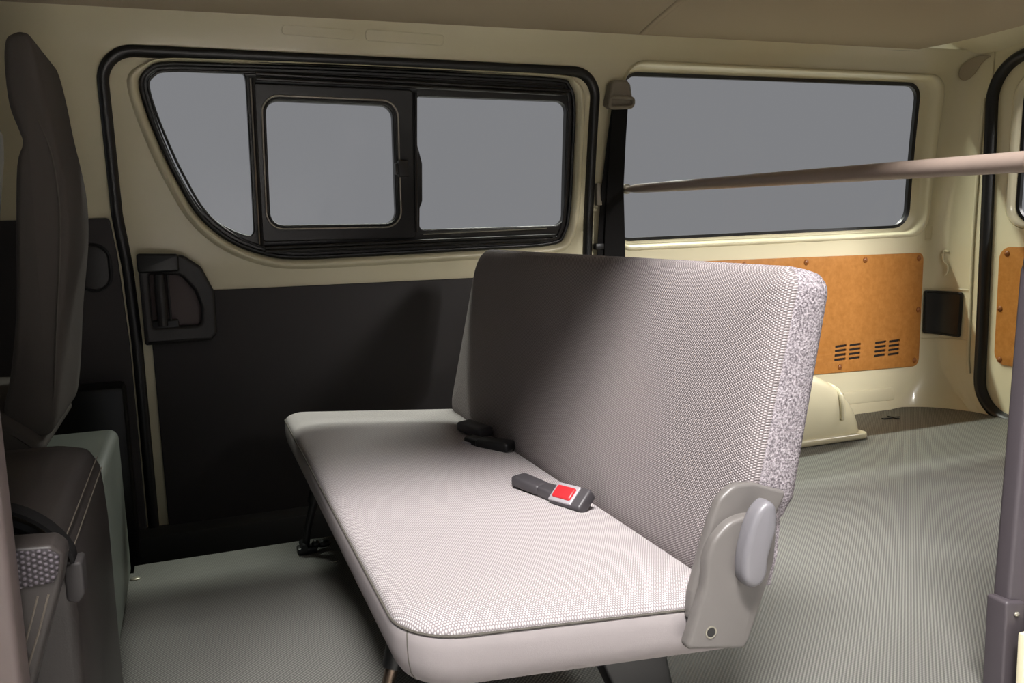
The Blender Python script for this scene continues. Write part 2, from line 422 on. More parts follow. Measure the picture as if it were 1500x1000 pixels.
for zA, zB, u1 in ((1.163, 1.140, 1.13), (1.150, 1.130, 1.12), (.700, .705, 1.10), (.690, .694, 1.06)):
    obj('slide_rail', tube_bm([far(.21+(u1-.21)*t, zA+(zB-zA)*t, .004) for t in (0, .25, .5, .75, 1)], .005, 8), 'frame', win)
obj('rail_edge', tube_bm([far(.67+.40*t, .722+.006*t, .003) for t in (0, .5, 1)], .0014, 6), 'edge_metal', win)

# ---- pressings in the cream steel
def rib(poly, h=.004, fn=far, off0=.0045): return sheet_bm(poly, [], h*2, h*.9, off0, fn, UC if poly[0][0] > 2.3 else [], [], res=3)
def emboss(name, pts, r, label, h=.003):
    return struct(obj(name, rib(rpoly(pts, r), h), 'paint'), label, 'pressed rib')
emboss('trim_4', [(.282, 1.284), (.474, 1.279), (.474, 1.256), (.281, 1.261)], .01, 'left of two shallow pressed ribs above the sliding window', .002)
emboss('trim_5', [(.502, 1.283), (.729, 1.278), (.726, 1.251), (.506, 1.256)], .01, 'right of two shallow pressed ribs above the sliding window', .002)
emboss('trim_6', [(2.26, .085), (2.50, .082), (2.508, .030), (2.26, .034)], .014, 'pressed rib low on the wall behind the wheel arch', .006)
struct(obj('trim_7', sweep_bm(rpoly([(2.632, .692), (2.668, .690), (2.670, .636), (2.634, .638)], .004), circ(.002, 6, 0, .004)), 'paint'), 'small pressed rectangle on the rear pillar beside the window', 'pressed mark')
sp = cat([(2.762, .592), (2.745, .595), (2.737, .576), (2.742, .556), (2.760, .540), (2.762, .518), (2.748, .502)], 5, False)
struct(obj('trim_8', tube_bm([far(u, z, .0045) for u, z in sp], .0042, 8), 'paint'), 'S shaped pressing on the cream rear pillar', 'pressed mark')
struct(obj('trim_9', tube_bm([far(2.635+.23*t, .453, .0055) for t in [i/14 for i in range(15)]], .0016, 6), 'paint'), 'panel joint above the black cover on the rear pillar', 'panel joint')
struct(obj('trim_10', tube_bm([far(2.617+.245*t, .262, .0055) for t in [i/14 for i in range(15)]], .0016, 6), 'paint'), 'panel joint below the black cover on the rear pillar', 'panel joint')
struct(obj('trim_16', tube_bm([far(2.862, .14+1.0*t/20, .003) for t in range(21)], .0065, 10, squash=[1.0]*21), 'paint'), 'raised ridge down the cream rear pillar beside the tailgate seal', 'pressed ridge')
tear = cat([(2.675, 1.232), (2.682, 1.258), (2.73, 1.279), (2.80, 1.288), (2.885, 1.281), (2.85, 1.272), (2.815, 1.255), (2.785, 1.225), (2.74, 1.208), (2.70, 1.212)], 5)
struct(obj('trim_11', sheet_bm(tear, [], .003, .001, .009, far, UC, ZC), 'liner'), 'brown teardrop shaped cut-out at the top of the rear pillar', 'cut-out')

# ---- wheel arch
def arch_pt(t, y, k=1.0): return Vector((1.70-.39*math.cos(t)*k, y, max(0, .262*math.sin(t)*k)))
bm = bmesh.new(); rows = []
prof = [(2.60, 1.0), (2.40, 1.0), (2.31, 1.0), (2.280, .985), (2.262, .95), (2.252, .89), (2.246, .80), (2.242, .6), (2.240, .3), (2.238, .0)]
for y, k in prof: rows.append([bm.verts.new(arch_pt(PI*i/40, y, k)) for i in range(41)])
for a, b2 in zip(rows, rows[1:]):
    for i in range(40):
        try: bm.faces.new((a[i], a[i+1], b2[i+1], b2[i]))
        except ValueError: pass
bmesh.ops.remove_doubles(bm, verts=bm.verts, dist=1e-5)
arch = struct(thing('trim_12', 'cream rounded wheel arch on the floor behind the bench', 'wheel arch', (1.70, 2.40, 0)), 'cream rounded wheel arch on the floor behind the bench', 'wheel arch')
obj('arch_shell', bm, 'paint', arch, ang=60)
obj('arch_flange', prism_bm(rpoly([(1.29, 2.228), (2.092, 2.228), (2.095, 2.545), (1.29, 2.545)], [.02, .03, .01, .01]), .0, .022, 'z', .008), 'paint', arch)
b = tube_bm([(1.985, 2.34, .178), (1.985, 2.30, .176), (1.985, 2.272, .168), (1.985, 2.252, .148), (1.985, 2.243, .12), (1.985, 2.240, .075)], .009, 10)
obj('pressed_rib', b, 'paint', arch)

# ---- rear end: frame, tailgate, its seal, window and board
rf_hole = rpoly([(1.146, 1.262), (2.357, 1.262), (2.357, -.003), (1.146, -.003)], [.14, .14, .13, .13], 10)
def rearf(y, z, off=0.0): return Vector((2.722-off, y, z))
struct(obj('wall_rear', sheet_bm([(.93, -.2), (2.57, -.2), (2.57, 1.34), (.93, 1.34)], [rf_hole], .010, .002, 0, rearf), 'paint', wn=True), 'cream rear body frame round the tailgate', 'wall')
tg = struct(thing('door_2', 'cream tailgate with hardboard lining at the right edge', 'tailgate', (2.74, 1.75, 0)), 'cream tailgate with hardboard lining at the right edge', 'tailgate')
tg_out = offset_path(rf_hole, .02)
tw_out = rpoly([(1.215, 1.215), (2.285, 1.215), (2.300, .675), (1.20, .675)], [.10, .10, .08, .08], 9)
tw_in = rpoly([(1.245, 1.190), (2.255, 1.190), (2.268, .700), (1.232, .700)], [.08, .08, .06, .06], 9)
obj('tailgate_panel', sheet_bm(tg_out, [tw_out], .010, .003, -.012, rearf), 'paint', tg, wn=True)
obj('window_flange', loft2(tw_out, tw_in, [(0, -.018), (.1, -.008), (.25, -.004), (.4, -.006), (.55, -.018), (.75, -.030), (1, -.036), (1, -.05)], rearf), 'paint', tg, ang=60)
obj('tailgate_seal', sweep_bm(rf_hole, [(.022, .000), (.021, .013), (.012, .021), (.002, .021), (-.010, .013), (-.013, -.010), (.022, -.01)], rearf), 'rubber', tg, ang=50)
win3 = struct(thing('window_3', 'tailgate window at the right edge of the photo', 'window', (2.76, 1.75, .69)), 'tailgate window at the right edge of the photo', 'window')
obj('pane', sheet_bm(offset_path(tw_in, .004), [], .004, 0, -.044, rearf), 'glass', win3)
obj('window_seal', sweep_bm(tw_in, [(-.004, -.034), (.005, -.030), (.005, -.048), (-.004, -.048)], rearf), 'rubber', win3, ang=50)

# ---- roof: headliner and painted skin
def zroof(x, y):
    c = (y-1.75)/.68
    return 1.352-.050*abs(c)**2.2
def grid_bm(fx, nx, ny):
    bm = bmesh.new(); V = [[bm.verts.new(fx(i/nx, j/ny)) for j in range(ny+1)] for i in range(nx+1)]
    for i in range(nx):
        for j in range(ny): bm.faces.new((V[i][j], V[i+1][j], V[i+1][j+1], V[i][j+1]))
    return bm
def lin_y(t): return 1.075+1.35*t
def rear_edge(y):
    c = min(1.0, abs(y-1.75)/.675); return 2.635-.20*c**4
def headliner(s, t):
    y = lin_y(t); x = -1.2+(rear_edge(y)+1.2)*s; return Vector((x, y, zroof(x, y)))
liner = struct(thing('ceiling', 'grey brown cloth headliner of the van', 'ceiling', (1, 1.75, 1.3)), 'grey brown cloth headliner of the van', 'ceiling')
b = grid_bm(headliner, 40, 30)
r = bmesh.ops.extrude_face_region(b, geom=b.faces[:])
for v in [g for g in r['geom'] if isinstance(g, bmesh.types.BMVert)]: v.co.z += .014
obj('headliner', b, 'liner', liner)
sx = lambda t: 1.355-.10*t
b = tube_bm([(1.255+.09*(y-1.6)/.8, y, zroof(0, y)-.001) for y in [1.1+1.31*i/20 for i in range(21)]], 0.012, 10, squash=[.35]*21)
obj('headliner_seam', b, 'liner', liner)
b = tube_bm([headliner(s/60, 1.0)+Vector((0, .003, -.001)) for s in range(61)], .0045, 6); obj('headliner_edge', b, 'rubber', liner)
def skin(s, t):
    y = .90+1.70*t; x = -1.3+4.05*s
    c = (y-1.75)/.68
    z = 1.380-.050*abs(c)**2.2
    if x > 2.50: z -= .055*((x-2.50)/.235)**2
    return Vector((x, y, z))
b = grid_bm(skin, 90, 34)
r = bmesh.ops.extrude_face_region(b, geom=b.faces[:])
for v in [g for g in r['geom'] if isinstance(g, bmesh.types.BMVert)]: v.co.z += .02
struct(obj('trim_13', b, 'paint'), 'cream painted roof panel above the headliner', 'roof panel')

# ---- near side: body wall with the open doorway the photo looks through
nd_open = [(-.205, -.19), (-.205, 1.175), (1.255, 1.175), (1.255, -.19)]
w4 = [(q[0], q[1]) for q in offset_path(w2_in, .01)]
struct(obj('wall_near', sheet_bm([(-1.25, -.2), (-.205, -.2), (-.205, 1.165), (1.255, 1.165), (1.255, -.2), (2.88, -.2), (2.895, 1.31), (-1.25, 1.31)], [w4], .02, .004, 0, near_w, UC, ZC), 'ext', wn=True), 'cream near side wall beside the open doorway', 'wall')
struct(obj('window_4', sheet_bm(offset_path(w4, .003), [], .004, 0, -.008, near_w, [], ZC), 'glass'), 'rear side window of the near wall', 'window')
struct(obj('wall_front', box_bm(-1.27, -1.25, .93, 2.57, -.2, .70, .004), 'ext'), 'front bulkhead below the windscreen', 'wall')
struct(obj('window_5', box_bm(-1.262, -1.256, .95, 2.55, .70, 1.32, 0), 'glass'), 'windscreen at the front of the van', 'window')
struct(obj('floor_cab', box_bm(-1.25, -.20, .95, 2.55, -.20, -.17, .002), 'well'), 'dark cab floor under the front seats', 'floor')
struct(obj('ground', box_bm(-8, 10, -8, 10, -.70, -.62, 0), 'ground'), 'grey concrete ground outside the van', 'ground')
# mauve post of the doorway at the left edge
pl = struct(thing('trim_14', 'mauve grey door post at the left edge of the photo', 'door post', (-.25, .93, -.19)), 'mauve grey door post at the left edge of the photo', 'door post')
obj('post_trim', box_bm(-.30, -.184, .925, .975, -.19, 1.16, .008, 3), 'post', pl)
obj('sill_edge', box_bm(-.36, -.207, .900, .924, -.19, .355, .006), 'paint', pl)
# edge of the open near sliding door
ed = struct(thing('door_3', 'charcoal edge of the open near sliding door at right', 'sliding door', (1.18, .92, -.18)), 'charcoal edge of the open near sliding door at right', 'sliding door')
obj('edge_panel', prism_bm(rpoly([(1.140, -.18), (1.140, .15), (1.163, .655), (1.170, .675), (1.250, .675), (1.250, -.18)], [0, .1, .01, .01, 0, 0]), .92, .95, 'y', .006), 'door_edge', ed)
obj('edge_groove', prism_bm([(1.172, -.18), (1.190, .48), (1.196, .60), (1.206, .60), (1.200, .48), (1.184, -.18)], .914, .922, 'y', .002), 'rubber', ed)
obj('edge_rib', prism_bm([(1.190, -.18), (1.206, .48), (1.222, .66), (1.250, .66), (1.250, -.18)], .908, .922, 'y', .004), 'door_edge', ed)
obj('lower_cover', prism_bm(rpoly([(1.124, -.18), (1.126, .158), (1.165, .150), (1.168, -.18)], [0, .006, .004, 0]), .912, .948, 'y', .004), 'door_edge', ed)
obj('clip', ball_bm((1.147, .911, .134), .005, .003, .004), 'chrome', ed)
b = ball_bm((1.176, .93, .668), .019, .019, .02); obj('rubber_stop', b, 'rubber', ed)
obj('sill_flange', box_bm(1.132, 1.26, .884, .896, -.19, .115, .003), 'paint', ed)

# ================================================================== THINGS ON THE WALLS
def hardboard(name, label, outer, rad, screws, fn, off, slots=()):
    root = thing(name, label, 'wall board', tuple(fn(outer[2][0], outer[2][1], 0)), 'hardboard lining panels')
    holes = [rpoly([(u, z), (u+w, z+s), (u+w, z+s+.0085), (u, z+.0085)], .002, 3) for u, z, w, s in slots]
    obj('board', sheet_bm(rpoly(outer, rad), holes, .006, .0015, off, fn, [], [.05*i for i in range(2, 13)]), 'board', root)
    if slots:
        us = [s[0] for s in slots]; zs = [s[1] for s in slots]
        obj('vent_backing', sheet_bm([(min(us)-.01, min(zs)-.01), (max(us)+.06, min(zs)-.01), (max(us)+.06, max(zs)+.02), (min(us)-.01, max(zs)+.02)], [], .002, 0, off-.006, fn), 'slot', root)
    first = None
    for u, z in screws:
        p = fn(u, z, off)
        if first is None:
            b = ball_bm((0, 0, 0), .011, .006, .011, 14) if fn is far else ball_bm((0, 0, 0), .006, .011, .011, 14)
            b2 = ball_bm((0, -.005, 0), .005, .004, .005, 10) if fn is far else ball_bm((-.005, 0, 0), .004, .005, .005, 10)
            first = obj('clip', merge(b, b2), 'screw', root, loc=p)
        else:
            c = first.copy(); c.location = p; COL.objects.link(c)
    return root
slots = []
for u0, du in ((2.208, .066), (2.394, .066)):
    for c in range(2):
        for k in range(4 if True else 3): slots.append((u0+c*du+.001*k, .207+.0165*k, .051, .002))
hardboard('hardboard_panel', 'orange brown hardboard panel with vent slots under the rear side window',
          [(1.36, .603), (2.622, .590), (2.612, .155), (2.15, .165), (1.36, .175)], [.02, .03, .03, .2, .02],
          [(1.55, .58), (1.81, .578), (2.074, .577), (2.339, .574), (2.595, .570), (2.600, .374), (2.590, .179), (2.234, .184)], far, .012, slots)
hardboard('hardboard_panel', 'orange brown hardboard panel on the tailgate at the right edge',
          [(1.19, .612), (2.308, .612), (2.310, .188), (1.19, .188)], [.04, .045, .045, .04],
          [(2.276, .588), (2.294, .390), (2.286, .206), (2.0, .59), (1.75, .59), (1.5, .59)], rearf, -.004)
vc = thing('vent_cover', 'black square cover on the cream rear pillar beside the hardboard', 'cover', tuple(far(2.73, .28)))
obj('cover_plate', sheet_bm(rpoly([(2.640, .446), (2.835, .441), (2.830, .270), (2.640, .282)], .010), [], .012, .003, .012, far, UC), 'rubber', vc)
obj('cover_lip', sweep_bm(rpoly([(2.646, .440), (2.828, .435), (2.824, .277), (2.646, .288)], .010, 4), circ(.003, 6, 0, .013)), 'black', vc, ang=70)

# shoulder belt on the pillar between the two windows
sb = thing('seat_belt', 'black shoulder belt hanging on the pillar between the side windows', 'seat belt', tuple(far(1.29, .60)))
b = bmesh.new()
def belt_rings(pts, w, th=.0025):
    return None
cov = [(1.252, 1.160), (1.262, 1.172), (1.305, 1.172), (1.318, 1.160), (1.330, 1.118), (1.328, 1.096), (1.316, 1.092), (1.258, 1.090), (1.244, 1.098), (1.244, 1.115)]
obj('anchor_cover', sheet_bm(rpoly(cov, .008), [], .044, .012, .040, far, [], [], res=4), 'beltcover', sb, wn=True)
obj('belt_guide', sweep_bm(rpoly([(1.246, 1.118), (1.326, 1.118), (1.326, 1.092), (1.246, 1.088)], .012), circ(.006, 8, 0, .046)), 'beltcover', sb, ang=70)
def web(pts):       # pts: (u_left, u_right, z, off)
    bm = bmesh.new(); R = []
    for ul, ur, z, off in pts:
        R.append([bm.verts.new(far(ul, z, off)), bm.verts.new(far(ur, z, off)), bm.verts.new(far(ur, z, off-.003)), bm.verts.new(far(ul, z, off-.003))])
    for a, c in zip(R, R[1:]):
        for k in range(4): bm.faces.new((a[k], a[(k+1) % 4], c[(k+1) % 4], c[k]))
    bm.faces.new(R[0]); bm.faces.new(R[-1]); return bm
obj('webbing', web([(1.262, 1.314, 1.104, .036), (1.262, 1.316, 1.0, .034), (1.262, 1.320, .85, .032), (1.262, 1.334, .70, .030), (1.262, 1.340, .56, .028)]), 'belt', sb, ang=20)
obj('webbing', web([(1.264, 1.308, 1.104, .029), (1.256, 1.302, 1.0, .027), (1.246, 1.300, .85, .025), (1.242, 1.300, .70, .022), (1.240, 1.300, .56, .020)]), 'belt', sb, ang=20)
obj('belt_stop', box_bm(1.232, 1.250, yw(.83)-.022, yw(.83)-.004, .795, .865, .003), 'beltcover', sb)
obj('lower_guide', box_bm(1.232, 1.262, yw(.67)-.03, yw(.67)-.006, .655, .675, .003), 'black', sb)

# cross bar behind the bench
cb = thing('cross_bar', 'taupe metal tube running across the van behind the bench', 'bar', (1.33, 2.50, .845))
A = Vector((1.338, 2.515, .8445)); B = Vector((1.205, .965, .818))
ps = [A.lerp(B, t) for t in (0, .015, .03, .05, .08, .2, .4, .6, .8, 1)]
obj('tube', tube_bm(ps, [.008, .010, .0115, .013, .0138, .0145, .015, .0155, .016, .0163], 20, squash=[.9, .9, .95, 1, 1, 1, 1, 1, 1, 1]), 'bar', cb)
b = tube_bm([far(1.340, .845, 0), far(1.340, .845, .020)], .016, 16); obj('end_mount', b, 'chrome', cb)
b = tube_bm([(1.206, .958, .818), (1.203, .940, .8175)], .03, 18); obj('end_flange', b, 'bar', cb)
obj('mount_arm', box_bm(1.185, 1.30, .925, .944, .795, .838, .004), 'bar', cb)

# ================================================================== BENCH SEAT
bench = thing('bench_seat', 'grey woven two-tone rear bench seat with low backrest', 'bench seat', (.45, 1.6, 0))
def rrect(x0, x1, y0, y1, rads, ins, n=8):
    """rounded rectangle, constant point count; rads for (x0y0),(x1y0),(x1y1),(x0y1)"""
    out = []
    cs = [(x0, y0, 1, 1, PI), (x1, y0, -1, 1, 1.5*PI), (x1, y1, -1, -1, 0), (x0, y1, 1, -1, .5*PI)]
    for (cx, cy, sx_, sy_, a0), r in zip(cs, rads):
        rr = max(r-ins, .002); c = (cx+sx_*(rr+ins), cy+sy_*(rr+ins))
        for k in range(n+1):
            a = a0+PI/2*k/n; out.append((c[0]+rr*math.cos(a), c[1]+rr*math.sin(a)))
    return out
def densify(loop, m=.06):
    out = []
    for i in range(len(loop)):
        a = loop[i]; b = loop[(i+1) % len(loop)]; out.append(a)
    return out
SX0, SX1, SY0, SY1 = .205, .685, .950, 2.295
RAD = (.075, .03, .03, .055)
def tilt(x): return -.085*(x-.20)
def seat_ring(ins, z): return [Vector((x, y, z+tilt(x))) for x, y in rrect(SX0, SX1, SY0, SY1, RAD, ins)]
uv_seat = lambda c: (c.x, c.y)
top = [seat_ring(.0015, .2625), seat_ring(.0015, .2660), seat_ring(.005, .2715), seat_ring(.012, .2765), seat_ring(.025, .2815), seat_ring(.05, .2860), seat_ring(.09, .2890), seat_ring(.15, .2905), seat_ring(.22, .291)]
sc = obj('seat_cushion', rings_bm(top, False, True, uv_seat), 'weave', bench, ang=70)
bandr = [seat_ring(.0060, .2655), seat_ring(.0010, .2645), seat_ring(-.0010, .260), seat_ring(-.0015, .245), seat_ring(-.0005, .225), seat_ring(.003, .208), seat_ring(.010, .197), seat_ring(.022, .191), seat_ring(.05, .189)]
obj('cushion_band', rings_bm(bandr, False, True), 'band', bench, ang=70)
pip = [v+Vector((0, 0, .001)) for v in seat_ring(-.0004, .264)]
bm = bmesh.new()
obj('seam_piping', tube_bm(pip+[pip[0]], .0016, 6, False), 'seatback', sc)
obj('vertical_seam', tube_bm([r_[3]+Vector((-.0002, -.0002, 0)) for r_ in bandr[1:7]], .0008, 6), 'seatback', sc)

TH = math.radians(12.7); CT, ST = math.cos(TH), math.sin(TH)
BX, BZ, TT = .652, .232, .462
def bpt(s, t, d):          # s along y, t up the back, d to the rear
    return Vector((BX+t*ST+d*CT, s, BZ+t*CT-d*ST))
BR = (.02, .03, .045, .07)
def back_ring(ins, d):
    lp = rrect(.945, 2.275, 0, TT, (.025, .05, .075, .032), ins); full = []
    for i, p in enumerate(lp):                       # nine points per corner, then the straight side
        full.append(p)
        if i % 9 == 8:
            q = lp[(i+1) % len(lp)]
            full += [(p[0]+(q[0]-p[0])*k/16, p[1]+(q[1]-p[1])*k/16) for k in range(1, 16)]
    out = []
    for s, t in full:
        k = max(0.0, min(1.0, (t-.085)/.065)); k = k*k*(3-2*k)
        f = (.45+.55*k)*(1.17-.27*t/TT)
        out.append(bpt(s, t, d if d <= .012 else .012+(d-.012)*f))
    return out
uv_back = lambda c: (c.y, (c.z-BZ)/CT)
fr = [back_ring(.001, .014), back_ring(.001, .009), back_ring(.005, .002), back_ring(.013, -.004), back_ring(.03, -.010), back_ring(.06, -.0145), back_ring(.10, -.017), back_ring(.16, -.018), back_ring(.215, -.018)]
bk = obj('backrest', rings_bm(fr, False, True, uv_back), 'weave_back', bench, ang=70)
rr_ = [back_ring(.006, .010), back_ring(.0008, .0115), back_ring(-.0005, .016), back_ring(-.0005, .045), back_ring(.001, .062), back_ring(.006, .071), back_ring(.016, .076), back_ring(.04, .078)]
obj('carpet_cover', rings_bm(rr_, False, True), 'carpet', bk, ang=70)

# near hinge bracket with recliner lever
A_ = rpoly([(.579, .225), (.583, .262), (.601, .319), (.612, .352), (.626, .383), (.648, .399), (.680, .397), (.706, .387), (.733, .378), (.714, .345), (.700, .28), (.66, .20), (.62, .20)], [.005, .01, .05, .03, .03, .03, .03, .03, .006, .02, .02, .02, .01], 5)
B_ = rpoly([(.565, .190), (.581, .232), (.594, .270), (.598, .310), (.609, .333), (.630, .352), (.653, .358), (.690, .356), (.707, .335), (.704, .290), (.690, .250), (.664, .184), (.655, .173)], [.008, .03, .04, .05, .04, .04, .05, .03, .03, .06, .06, .012, .006], 5)
br = obj('hinge_bracket', prism_bm([(x+.005, z) for x, z in A_], .935, .952, 'y', .005, 3), 'silver', bench)
hole_c = (.607, .210)
bp_ = obj('outer_plate', prism_bm([(x+.004, z+.002) for x, z in B_], .920, .940, 'y', .009, 4), 'silver', br)
obj('bolt_hole', tube_bm([(hole_c[0], .922, hole_c[1]), (hole_c[0], .9192, hole_c[1])], .0075, 18), 'black', br)
obj('hole_rim', tube_bm([(hole_c[0]+.0075*math.cos(2*PI*i/18), .9195, hole_c[1]+.0075*math.sin(2*PI*i/18)) for i in range(19)], .0012, 6, False), 'chrome', br)
LV = cat([(x-.027, z+.010) for x, z in [(.697, .368), (.708, .373), (.719, .364), (.721, .338), (.715, .318), (.708, .296), (.706, .276), (.698, .263), (.685, .260), (.673, .267), (.669, .283), (.671, .308), (.678, .335), (.687, .356)]], 4)
obj('recliner_lever', prism_bm(LV, .896, .924, 'y', .009, 4), 'lever', bench, ang=60)
# carpet flap behind the bracket
bm = bmesh.new(); R = []
for x, z, w in ((.738, .385, .010), (.742, .36, .011), (.741, .32, .011), (.737, .28, .010), (.729, .25, .009), (.727, .240, .008)):
    R.append([bm.verts.new((x+dx, y, z)) for dx, y in ((0, .955), (-w, .955), (-w, .99), (-w, 1.30), (0, 1.30), (0, .99))])
for a, c in zip(R, R[1:]):
    for k in range(6): bm.faces.new((a[k], a[(k+1) % 6], c[(k+1) % 6], c[k]))
bm.faces.new(R[0]); bm.faces.new(R[-1])
obj('carpet_flap', bm, 'carpet', bench, ang=40)
# underside frame, legs, hinge feet
b = box_bm(.26, .30, 1.0, 2.25, .155, .185, .004); b = box_bm(.58, .615, 1.08, 2.22, .120, .150, .004, bm=b)
for y in (1.09, 1.6, 2.18): b = box_bm(.27, .60, y, y+.03, .135, .165, .004, bm=b)
obj('under_frame', b, 'black', bench)
for y in (1.175, 1.995):
    lg = obj('leg', tube_bm([(.248, y, .17), (.236, y, .12), (.218, y, .06), (.209, y, .012)], [.010, .010, .009, .009], 12), 'steel' if y < 1.5 else 'black', bench)
    obj('leg_sleeve', tube_bm([(.256, y, .187), (.246, y, .155), (.2355, y, .118)], [.018, .017, .0155], 12), 'black', lg)
    b = box_bm(.190, .235, y-.016, y+.016, .0005, .016, .004)
    b = tube_bm([(.205, y-.022, .018), (.205, y+.022, .018)], .008, 10, bm=b)
    b = ball_bm((.252, y+.004, .014), .018, .012, .009, 12, bm=b); b = ball_bm((.233, y-.004, .018), .010, .010, .011, 12, bm=b)
    obj('floor_catch', b, 'black', lg)
for y in (1.05, 2.03):
    b = prism_bm(rpoly([(.500, .150), (.61, .150), (.64, .012), (.56, .012)], .015), y, y+.05, 'y', .005)
    b = box_bm(.52, .67, y-.012, y+.062, .0005, .016, .005, bm=b)
    obj('hinge_foot', b, 'black', bench)

# ---- buckles lying on the bench, against the backrest
def seat_z(x): return .291+tilt(x)
bu = thing('seat_belt_buckle', 'dark seat belt buckle with red release button lying on the bench', 'buckle', (.585, 1.41, seat_z(.585)), 'seat belt buckles on the bench')
def slab(p0, p1, w0, w1, h, z0, bev, z1=None):
    """tapered block between two plan points"""
    a = Vector((p0[0], p0[1], 0)); c = Vector((p1[0], p1[1], 0)); d = (c-a).normalized(); n = Vector((-d.y, d.x, 0))
    z1 = z0 if z1 is None else z1
    bm = bmesh.new(); lo = []; hi = []
    for q, w, zz in ((a, w0, z0), (c, w1, z1)):
        for s in (-1, 1):
            p = q+n*w*s
            lo.append(bm.verts.new((p.x, p.y, zz))); hi.append(bm.verts.new((p.x, p.y, zz+h)))
    o = [0, 1, 3, 2]
    bm.faces.new([lo[i] for i in reversed(o)]); bm.faces.new([hi[i] for i in o])
    for i in range(4): bm.faces.new((lo[o[i]], lo[o[(i+1) % 4]], hi[o[(i+1) % 4]], hi[o[i]]))
    bmesh.ops.recalc_face_normals(bm, faces=bm.faces)
    bmesh.ops.bevel(bm, geom=bm.edges[:], offset=bev, segments=3, affect='EDGES', profile=.5)
    return bm
zb = seat_z(.59)-.002
b = slab((.548, 1.470), (.574, 1.405), .019, .017, .020, zb+.010, .006, zb+.004)
b = merge(b, slab((.572, 1.410), (.592, 1.372), .017, .023, .020, zb+.004, .006, zb))
obj('sleeve', b, 'buckle', bu)
E1 = Vector((.417, -.909, 0)); E2 = Vector((-.909, -.417, 0)); HC = Vector((.597, 1.345, zb+.012))
def housing_bm(l0, l1, w, h0, h1, bev):
    b = box_bm(l0, l1, -w, w, h0, h1, bev, 3); a = math.radians(38)
    u = E2*math.cos(a)-Vector((0, 0, 1))*math.sin(a)*1.0; n = E1.cross(u)
    if n.z < 0: n = -n
    mm = Matrix.Identity(4)
    for i in range(3): mm[i][0] = E1[i]; mm[i][1] = u[i]; mm[i][2] = n[i]; mm[i][3] = HC[i]
    return xform(b, mm)
ho = obj('housing', housing_bm(-.030, .042, .022, -.012, .012, .005), 'buckle', bu)
obj('face_plate', housing_bm(-.030, .022, .0195, .0, .0145, .002), 'buckle_grey', ho)
obj('button', housing_bm(-.025, .0175, .0130, .0, .0185, .004), 'red', bu)['label'] = 'red release button'
b2 = thing('seat_belt_buckle', 'black seat belt buckle tucked in the shaded bench crease further from the doorway', 'buckle', (.60, 1.84, seat_z(.60)), 'seat belt buckles on the bench')
zb = seat_z(.61)-.004
b = slab((.590, 1.945), (.622, 1.865), .022, .022, .024, zb+.010, .007, zb+.004)
obj('sleeve', b, 'buckle', b2)
b = slab((.584, 1.81), (.64, 1.745), .020, .022, .022, zb, .007, zb-.002)
b = merge(b, slab((.572, 1.850), (.592, 1.800), .015, .020, .018, zb+.002, .006, zb))
hb = obj('housing', b, 'black', b2)
obj('tongue_slot', slab((.556, 1.842), (.575, 1.82), .010, .010, .006, zb+.004, .002), 'buckle_grey', hb)

# ================================================================== FRONT SEATS AND ENGINE COVER
ds = thing('driver_seat', 'dark grey front seat with built-in headrest at the far left', 'seat', (-.42, 2.02, .36))
prof = cat([(-.262, 1.115), (-.276, 1.102), (-.282, 1.06), (-.281, .99), (-.270, .945), (-.266, .92), (-.279, .88), (-.292, .76), (-.305, .62), (-.325, .50), (-.345, .42), (-.330, .385), (-.290, .370), (-.262, .385), (-.246, .45), (-.226, .60), (-.206, .72), (-.199, .81), (-.203, .88), (-.214, .96), (-.222, 1.04), (-.233, 1.105), (-.246, 1.118)], 4)
def seat_shape(prof, y0, y1, rnd, lean=0.0):
    prof = ccw(prof); secs = [(y0, rnd*.55), (y0+rnd*.12, rnd*.3), (y0+rnd*.45, rnd*.1), (y0+rnd, 0), (y1-rnd, 0), (y1-rnd*.45, rnd*.1), (y1-rnd*.12, rnd*.3), (y1, rnd*.55)]
    rings = []
    for y, ins in secs:
        lp = offset_path(prof, -ins); rings.append([Vector((p[0]+lean*(y-y0), y, p[1])) for p in lp])
    return rings_bm(rings)
obj('backrest', seat_shape(prof, 1.82, 2.20, .022), 'seatcloth', ds, ang=60)
obj('bolster_seam', tube_bm([(p[0]-.006, 1.8185, p[1]) for p in cat([(-.248, .45), (-.230, .60), (-.214, .72), (-.207, .81), (-.212, .90), (-.228, .96)], 4, False)], .0016, 6), 'seatback', ds)
obj('seat_base', seat_shape(rpoly([(-.80, .46), (-.345, .43), (-.29, .385), (-.27, .34), (-.80, .34)], [.04, .06, .03, .02, .02]), 1.80, 2.27, .03), 'seatcloth', ds, ang=60)

psx = thing('passenger_seat', 'near front seat with grey plastic back panel at the left edge', 'seat', (-.30, 1.2, .40))
pp = rpoly([(-.40, .905), (-.252, .902), (-.236, .888), (-.236, .86), (-.250, .74), (-.272, .60), (-.30, .47), (-.42, .47)], [.03, .02, .012, .04, .1, .1, .03, .03])
obj('backrest', seat_shape(pp, 1.16, 1.42, .02), 'seatcloth', psx, ang=60)
bp2 = obj('back_panel', seat_shape(rpoly([(-.40, .897), (-.205, .889), (-.190, .872), (-.192, .84), (-.210, .728), (-.40, .728)], [.01, .02, .02, .03, .015, .01]), 1.145, 1.19, .008), 'panel_grey', psx, ang=60)
obj('panel_groove', sweep_bm(rpoly([(-.40, .870), (-.214, .864), (-.202, .850), (-.218, .745), (-.40, .745)], .008), circ(.002, 6, 0, 0), lambda u, z, o=0: Vector((u, 1.144-o, z))), 'black', bp2)
for z in (.727, .712):
    obj('bright_piping', tube_bm(cat([(-.38, 1.150, z-.030), (-.27, 1.150, z-.020), (-.232, 1.150, z-.008), (-.212, 1.150, z+.006)], 5, False), .0022, 8), 'chrome', psx)

